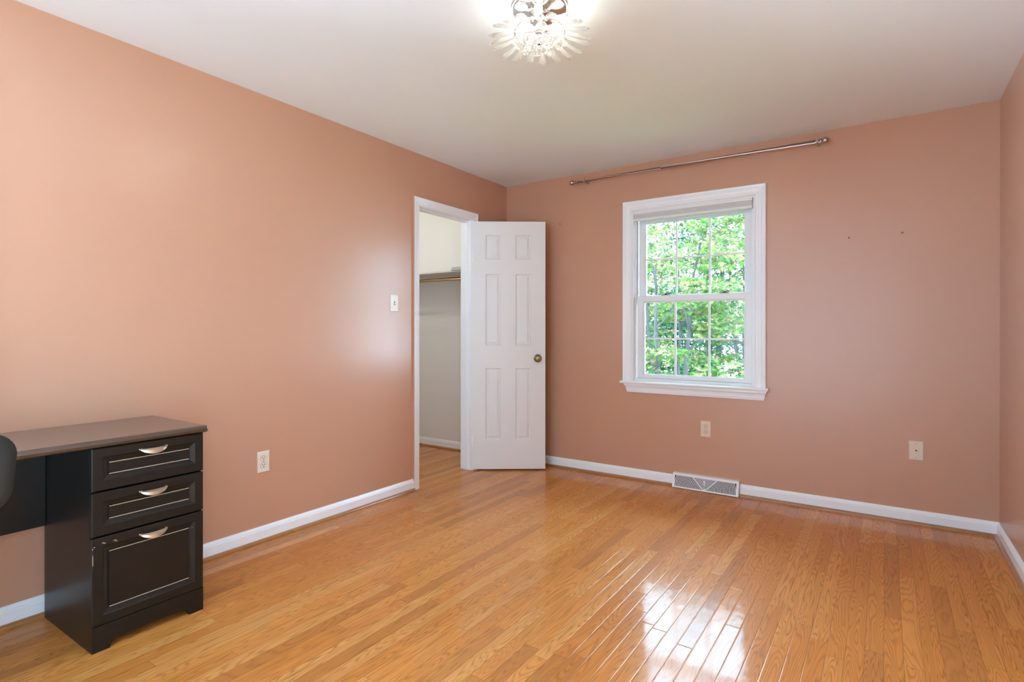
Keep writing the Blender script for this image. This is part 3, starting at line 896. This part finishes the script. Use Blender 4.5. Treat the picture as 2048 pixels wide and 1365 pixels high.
# ================================================================== DESK  (local: X out of the wall, Y along it, right end at Y=0)
dk = empty('writing_desk', (0.017, -2.888, 0.0), math.radians(-0.6) * -1)
tag(dk, 'black painted writing desk with three drawers against the left wall', 'desk')
DLEN, DDEP, DTOP = 1.10, 0.474, 0.757
bm = B()
prism(bm, [(0, DTOP - .028), (DDEP - .006, DTOP - .028), (DDEP + .003, DTOP - .024), (DDEP + .006, DTOP - .014), (DDEP + .003, DTOP - .004), (DDEP - .006, DTOP), (0, DTOP)],
      lambda u, v, w: (u, w, v), -DLEN, 0.0)
es = [e for e in bm.edges if all(abs(v.co.y) < 1e-6 for v in e.verts)]
bmesh.ops.bevel(bm, geom=es, offset=.006, segments=3, profile=.5, affect='EDGES')
finish('desktop', bm, M_DTOP, dk, local=True)
PY0, PY1, PF = -.405, -.018, .452     # pedestal
bm = B()      # carcass
box(bm, .012, PF, PY0, PY0 + .016, 0, DTOP - .028, .001); box(bm, .012, PF, PY1 - .016, PY1, 0, DTOP - .028, .001)
box(bm, .012, .022, PY0 + .016, PY1 - .016, .06, DTOP - .028); box(bm, .022, PF, PY0 + .016, PY1 - .016, .085, .097)
finish('pedestal', bm, M_BLACK, dk, local=True)
bm = B()      # plinth board with a scalloped cut
pl = [(PY0, 0), (PY0 + .055, 0), (PY0 + .060, .014), (PY0 + .072, .026), (PY0 + .088, .030), (PY1 - .088, .030), (PY1 - .072, .026), (PY1 - .060, .014), (PY1 - .055, 0), (PY1, 0), (PY1, .0915), (PY0, .0915)]
prism(bm, pl, lambda u, v, w: (w, u, v), PF, PF + .0188)
finish('plinth', bm, M_BLACK, dk, local=True)
def drawer(z0, z1, lab=None):
    x0 = PF + .001; x1 = PF + .019
    bm = B()
    f3 = lambda u, v, d: (x1 + d, u, v)
    rings_panel(bm, f3, PY0, PY1, z0, z1, [(0, -.018), (0, -.0025), (.0025, 0), (.033, 0), (.036, -.003), (.049, -.0075), (.054, -.0085), (.0545, -.0055), (.0575, -.0055), (.058, -.0075)])
    bm.faces.new([bm.verts.new((x0, u, v)) for u, v in ((PY0, z0), (PY0, z1), (PY1, z1), (PY1, z0))])
    # drawer box behind the front
    box(bm, .035, x0 - .0005, PY0 + .022, PY1 - .022, z0 + .02, z1 - .03)
    d = finish('drawer', bm, M_BLACK, dk, local=True)
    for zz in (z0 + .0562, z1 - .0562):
        bm = B(); box(bm, x1 - .0056, x1 - .0046, PY0 + .055, PY1 - .055, zz - .0013, zz + .0013)  # thin pale strips on the top and bottom bead only
        finish('panel_bead', bm, M_BEAD, d, local=True)['label'] = 'pale bead line'
    # bow pull
    yc = (PY0 + PY1) / 2 + .005; zc = z1 - .026
    bm = B(); n = 16; rows = []
    for i in range(n + 1):
        t = -1 + 2 * i / n
        q = max(0.0, 1 - t * t)
        out = .003 + .020 * q ** .6
        y = yc + t * .050
        zt_, zb_ = zc + .0015 * abs(t), zc + .0015 * abs(t) - .001 - .019 * q ** .75
        rows.append([bm.verts.new((x1 + out * .55, y, zt_)), bm.verts.new((x1 + out * .95, y, zc + (zb_ - zc) * .35 + .0005)), bm.verts.new((x1 + out, y, zb_)),
                     bm.verts.new((x1 + out - .003, y, zb_ + .0005)), bm.verts.new((x1 + out * .75, y, zc + (zb_ - zc) * .4)), bm.verts.new((x1 + out * .55 - .002, y, zt_ - .001))])
    for a, b_ in zip(rows, rows[1:]):
        for k in range(6):
            bm.faces.new((a[k], a[(k + 1) % 6], b_[(k + 1) % 6], b_[k]))
    bm.faces.new(rows[0]); bm.faces.new(rows[-1][::-1])
    for s in (1, -1):
        box(bm, x1 - .001, x1 + .010, yc + s * .044 - .003, yc + s * .044 + .003, zc - .003, zc + .003)
    finish('drawer_pull', bm, M_PULL, d, smooth=True, local=True)['label'] = 'champagne coloured bow pull'
    return d
drawer(.574, .727)
drawer(.412, .568)
fd = drawer(.092, .406)
# chipped paint on the file drawer
rnd = random.Random(4)
for (yy, zz, w, h) in ((PY0 + .035, .386, .012, .003), (PY0 + .040, .383, .008, .002), (PY0 + .071, .385, .014, .003), (PY0 + .076, .380, .010, .003), (PY0 + .008, .378, .006, .003),
                       (PY1 - .070, .352, .016, .0018), (PY1 - .045, .350, .008, .0015), (PY0 + .003, .372, .003, .008), (PY0 + .003, .33, .0018, .05)):
    a = rnd.uniform(-.3, .3)
    pts = [(yy + w * .5 * math.cos(t) * rnd.uniform(.6, 1), zz + h * .5 * math.sin(t) * rnd.uniform(.6, 1) + a * w * .3 * math.cos(t)) for t in np.linspace(0, 2 * PI, 9)[:-1]]
    bm = B(); prism(bm, pts, lambda u, v, w: (PF + .019 + w, u, v), -.0002, .0003)
    finish('paint_chip', bm, M_CHIP, fd, local=True)['label'] = 'pale chip in the black paint'
bm = B(); box(bm, .014, .028, -DLEN + .034, PY0 - .001, .372, DTOP - .029, .001); finish('modesty_panel', bm, M_BLACK, dk, local=True)
bm = B(); box(bm, .012, PF, -DLEN + .016, -DLEN + .034, 0, DTOP - .028, .001); finish('end_panel', bm, M_BLACK, dk, local=True)

# ================================================================== DESK CHAIR (only the corner of its back is in the frame)
dc = empty('desk_chair', (0.83, -3.839, 0.0))
tag(dc, 'dark grey desk chair at the left edge, pushed up to the black desk', 'chair')
def rounded(w, h, r, wb, n=8):
    """outline of a backrest: width w at the top, wb at the bottom"""
    pts = []
    for sgn_u, sgn_v, a0 in ((1, 1, 0), (-1, 1, 90), (-1, -1, 180), (1, -1, 270)):
        ww = w if sgn_v > 0 else wb
        for i in range(n + 1):
            a = math.radians(a0 + 90 * i / n)
            pts.append((sgn_u * (ww / 2 - r) + r * math.cos(a), sgn_v * (h / 2 - r) + r * math.sin(a)))
    return pts
bm = B()
bx, bzc, bh = 0.205, 0.806, 0.19
out0 = rounded(.42, bh, .055, .405)
def slab(bm, outl, x0, x1, bul):
    rows = []
    for k in range(6):
        t = k / 5
        sc_ = 1 - .10 * (2 * t - 1) ** 4
        rows.append([bm.verts.new((x0 + (x1 - x0) * t, u * sc_, bzc + v * sc_)) for u, v in outl])
    for a, b_ in zip(rows, rows[1:]):
        for i in range(len(outl)):
            bm.faces.new((a[i], a[(i + 1) % len(outl)], b_[(i + 1) % len(outl)], b_[i]))
    bm.faces.new(rows[0][::-1]); bm.faces.new(rows[-1])
slab(bm, out0, bx - .035, bx + .005, 0)
back = finish('backrest', bm, M_CHAIR, dc, smooth=True, local=True)
bm = B(); slab(bm, [(u * 1.01, v * 1.01) for u, v in out0], bx + .005, bx + .014, 0)
finish('back_shell', bm, M_CHPL, back, smooth=True, local=True)
bm = B()
sp = rounded(.36, .40, .06, .36)
rows = []
for k in range(6):
    t = k / 5; s_ = 1 - .08 * (2 * t - 1) ** 4
    rows.append([bm.verts.new((v * s_ - .02, u * s_, .41 + .06 * t)) for u, v in sp])
for a, b_ in zip(rows, rows[1:]):
    for i in range(len(sp)): bm.faces.new((a[i], a[(i + 1) % len(sp)], b_[(i + 1) % len(sp)], b_[i]))
bm.faces.new(rows[0][::-1]); bm.faces.new(rows[-1])
finish('seat', bm, M_CHAIR, dc, smooth=True, local=True)
bm = B(); tube(bm, [(.05, 0, .405), (.20, 0, .405), (.225, 0, .44), (.228, 0, .62), (.222, 0, .82)], .013, 10); finish('back_post', bm, M_CHPL, dc, smooth=True, local=True)
bm = B(); tube(bm, [(0, 0, .10), (0, 0, .26)], .026, 16); tube(bm, [(0, 0, .26), (0, 0, .41)], .015, 16); finish('gas_column', bm, M_CHPL, dc, smooth=True, local=True)
for k in range(5):
    a = math.radians(-90 + 72 * k)
    c, s = math.cos(a), math.sin(a)
    bm = B(); tube(bm, [(0, 0, .115), (c * .12, s * .12, .100), (c * .21, s * .21, .075)], [.022, .018, .012], 10); finish('base_leg', bm, M_CHPL, dc, smooth=True, local=True)
    bm = B()
    for q in (-1, 1): lathe(bm, [(0, -.007), (.020, -.007), (.025, -.003), (.025, .003), (.020, .007), (0, .007)], (c * .21 - s * q * .011, s * .21 + c * q * .011, .025), (-s, c, 0), 18)
    tube(bm, [(c * .21, s * .21, .025), (c * .21, s * .21, .070)], .006, 8)
    finish('caster', bm, M_CHPL, dc, smooth=True, local=True)

# ================================================================== OUTSIDE
GZ = -3.0
bm = B(); box(bm, -30, 30, 0.6, 45, GZ - .2, GZ); tag(finish('lawn_ground', bm, M_LAWN), kind='structure')

LOBE = [(.0, -.10), (.30, -.32), (.26, .02), (.62, .10), (.28, .28), (.36, .78), (.12, .46), (0, 1.0), (-.12, .46), (-.36, .78), (-.28, .28), (-.62, .10), (-.26, .02), (-.30, -.32)]
OVAL = [(0, -.1), (.26, .2), (.30, .55), (0, 1.0), (-.30, .55), (-.26, .2)]
def leaves(name, sprays, shape, size, per, flat_, seed, mat, parent):
    rg_ = np.random.default_rng(seed)
    P = np.array(shape) * 1.0
    k = len(P)
    cs = np.repeat(np.array([s[:3] for s in sprays]), per, axis=0)
    rs = np.repeat(np.array([s[3] for s in sprays]), per)
    N = len(cs)
    th = rg_.uniform(0, 2 * PI, N); rad = rs * np.sqrt(rg_.uniform(0, 1, N))
    pos = cs + np.stack([rad * np.cos(th), rad * np.sin(th), rg_.normal(0, 1, N) * rs * flat_ - .35 * rad ** 2], 1)
    yaw = rg_.uniform(0, 2 * PI, N); pit = rg_.normal(-.35, .45, N); rol = rg_.normal(0, .5, N)
    sz = size * rg_.uniform(.6, 1.25, N)
    ex = np.stack([np.cos(yaw), np.sin(yaw), np.zeros(N)], 1)
    ez = np.array([0, 0, 1.0])
    ey = np.cross(np.broadcast_to(ez, ex.shape), ex)
    d = ey * np.cos(pit)[:, None] + ez * np.sin(pit)[:, None]
    s0 = np.cross(d, ex)
    s = ex * np.cos(rol)[:, None] + s0 * np.sin(rol)[:, None]
    V = pos[:, None, :] + sz[:, None, None] * (P[None, :, 0, None] * s[:, None, :] + P[None, :, 1, None] * d[:, None, :])
    V = V.reshape(-1, 3) - np.array(wloc(parent))
    me = bpy.data.meshes.new(name)
    me.vertices.add(N * k); me.vertices.foreach_set('co', V.ravel().astype(np.float32))
    me.loops.add(N * k); me.loops.foreach_set('vertex_index', np.arange(N * k, dtype=np.int32))
    me.polygons.add(N); me.polygons.foreach_set('loop_start', np.arange(0, N * k, k, dtype=np.int32))
    me.update(calc_edges=True); me.validate()
    me.materials.append(mat)
    o = bpy.data.objects.new(name, me); C.objects.link(o); o.parent = parent
    return o

def tree(name, x, y, h, spread, stems, nspray, per, size, label, seed, shape, mat, sr=(.22, .5), zlow=0.25, flat_=.10, lean=0.35):
    r = random.Random(seed)
    root = empty(name, (x, y, GZ))
    tag(root, label, 'tree', 'distant row of trees' if name == 'distant_tree' else 'trees outside the window')
    bm = B(); tips = []
    th = h - GZ
    for k in range(stems):
        a = 2 * PI * (k + r.uniform(-.25, .25)) / stems
        dx, dy = math.cos(a), math.sin(a)
        pts, rad = [], []
        n = 9
        for i in range(n):
            t = i / (n - 1)
            q = spread * lean * t ** 1.3
            pts.append((x + dx * q + r.uniform(-.06, .06) * (t > 0), y + dy * q + r.uniform(-.06, .06) * (t > 0), GZ + th * .92 * t))
            rad.append((.085 - .068 * t) * th / 6.5)
        tube(bm, pts, rad, 9)
        for j in range(6 + int(4 * spread / 1.5)):
            t = r.uniform(.30, .98)
            i = min(n - 2, int(t * (n - 1))); p = Vector(pts[i]).lerp(Vector(pts[i + 1]), t * (n - 1) - i)
            b = a + r.uniform(-1.9, 1.9)
            ln = spread * r.uniform(.35, .85)
            e1 = p + Vector((math.cos(b) * ln * .5, math.sin(b) * ln * .5, ln * r.uniform(.18, .42)))
            e2 = e1 + Vector((math.cos(b + r.uniform(-.5, .5)) * ln * .5, math.sin(b + r.uniform(-.5, .5)) * ln * .5, ln * r.uniform(.05, .25)))
            r0 = (.040 - .028 * t) * th / 6.5
            tube(bm, [p, e1, e2], [r0, r0 * .6, r0 * .25], 7)
            tips += [e1, e2]
    finish('trunk', bm, M_BARK, root, smooth=True)
    sp_ = []
    for i in range(nspray):
        if i < len(tips) and r.random() < .9:
            p = tips[i]; sp_.append((p.x, p.y, p.z + .03, r.uniform(*sr)))
        else:
            a = r.uniform(0, 2 * PI); q = spread * math.sqrt(r.random())
            z = GZ + th * r.uniform(zlow, 1.0)
            lim = 1.0 - .45 * max(0, (z - GZ) / th - .75) / .25
            sp_.append((x + math.cos(a) * q * lim, y + math.sin(a) * q * lim, z, r.uniform(*sr)))
    leaves('foliage', sp_, shape, size, per, flat_, seed, mat, root)
    return root
tree('maple_tree', -0.05, 4.7, 3.0, 1.35, 4, 150, 66, .075, 'green and yellow maple close to the window, seen in the left and middle panes', 3, LOBE, M_LEAF1)
tree('maple_tree', 0.50, 8.2, 3.7, 1.5, 4, 200, 66, .075, 'slender stemmed maple seen through the right hand panes', 11, LOBE, M_LEAF1)
tree('maple_tree', -2.9, 9.4, 4.2, 1.6, 3, 170, 60, .085, 'bushy maple behind the nearest one, towards the left panes', 23, LOBE, M_LEAF1)
far = dict(sr=(.40, .8), zlow=.15, flat_=.22)
tree('leafy_tree', -1.6, 13.6, 7.6, 2.1, 3, 230, 70, .12, 'blue green tree behind the maples, in line with the middle panes', 31, OVAL, M_LEAF2, **far)
tree('leafy_tree', 3.3, 14.4, 7.0, 2.1, 3, 210, 70, .12, 'blue green tree behind the slender stemmed maple', 37, OVAL, M_LEAF2, **far)
tree('leafy_tree', -7.4, 14.6, 6.4, 2.1, 3, 210, 70, .12, 'blue green tree farthest to the left behind the maples', 41, OVAL, M_LEAF2, **far)
for k, xx in enumerate((-10.5, -5.1, 0.3, 5.7)):
    tree('distant_tree', xx, 21.0 + .6 * (k % 2), 2.6 + .5 * (k % 2), 1.95, 3, 130, 60, .20, 'low dense green tree in the far row glimpsed between the nearer leaves', 50 + k, OVAL, M_LEAF2, sr=(.5, 1.0), zlow=.08, flat_=.35)
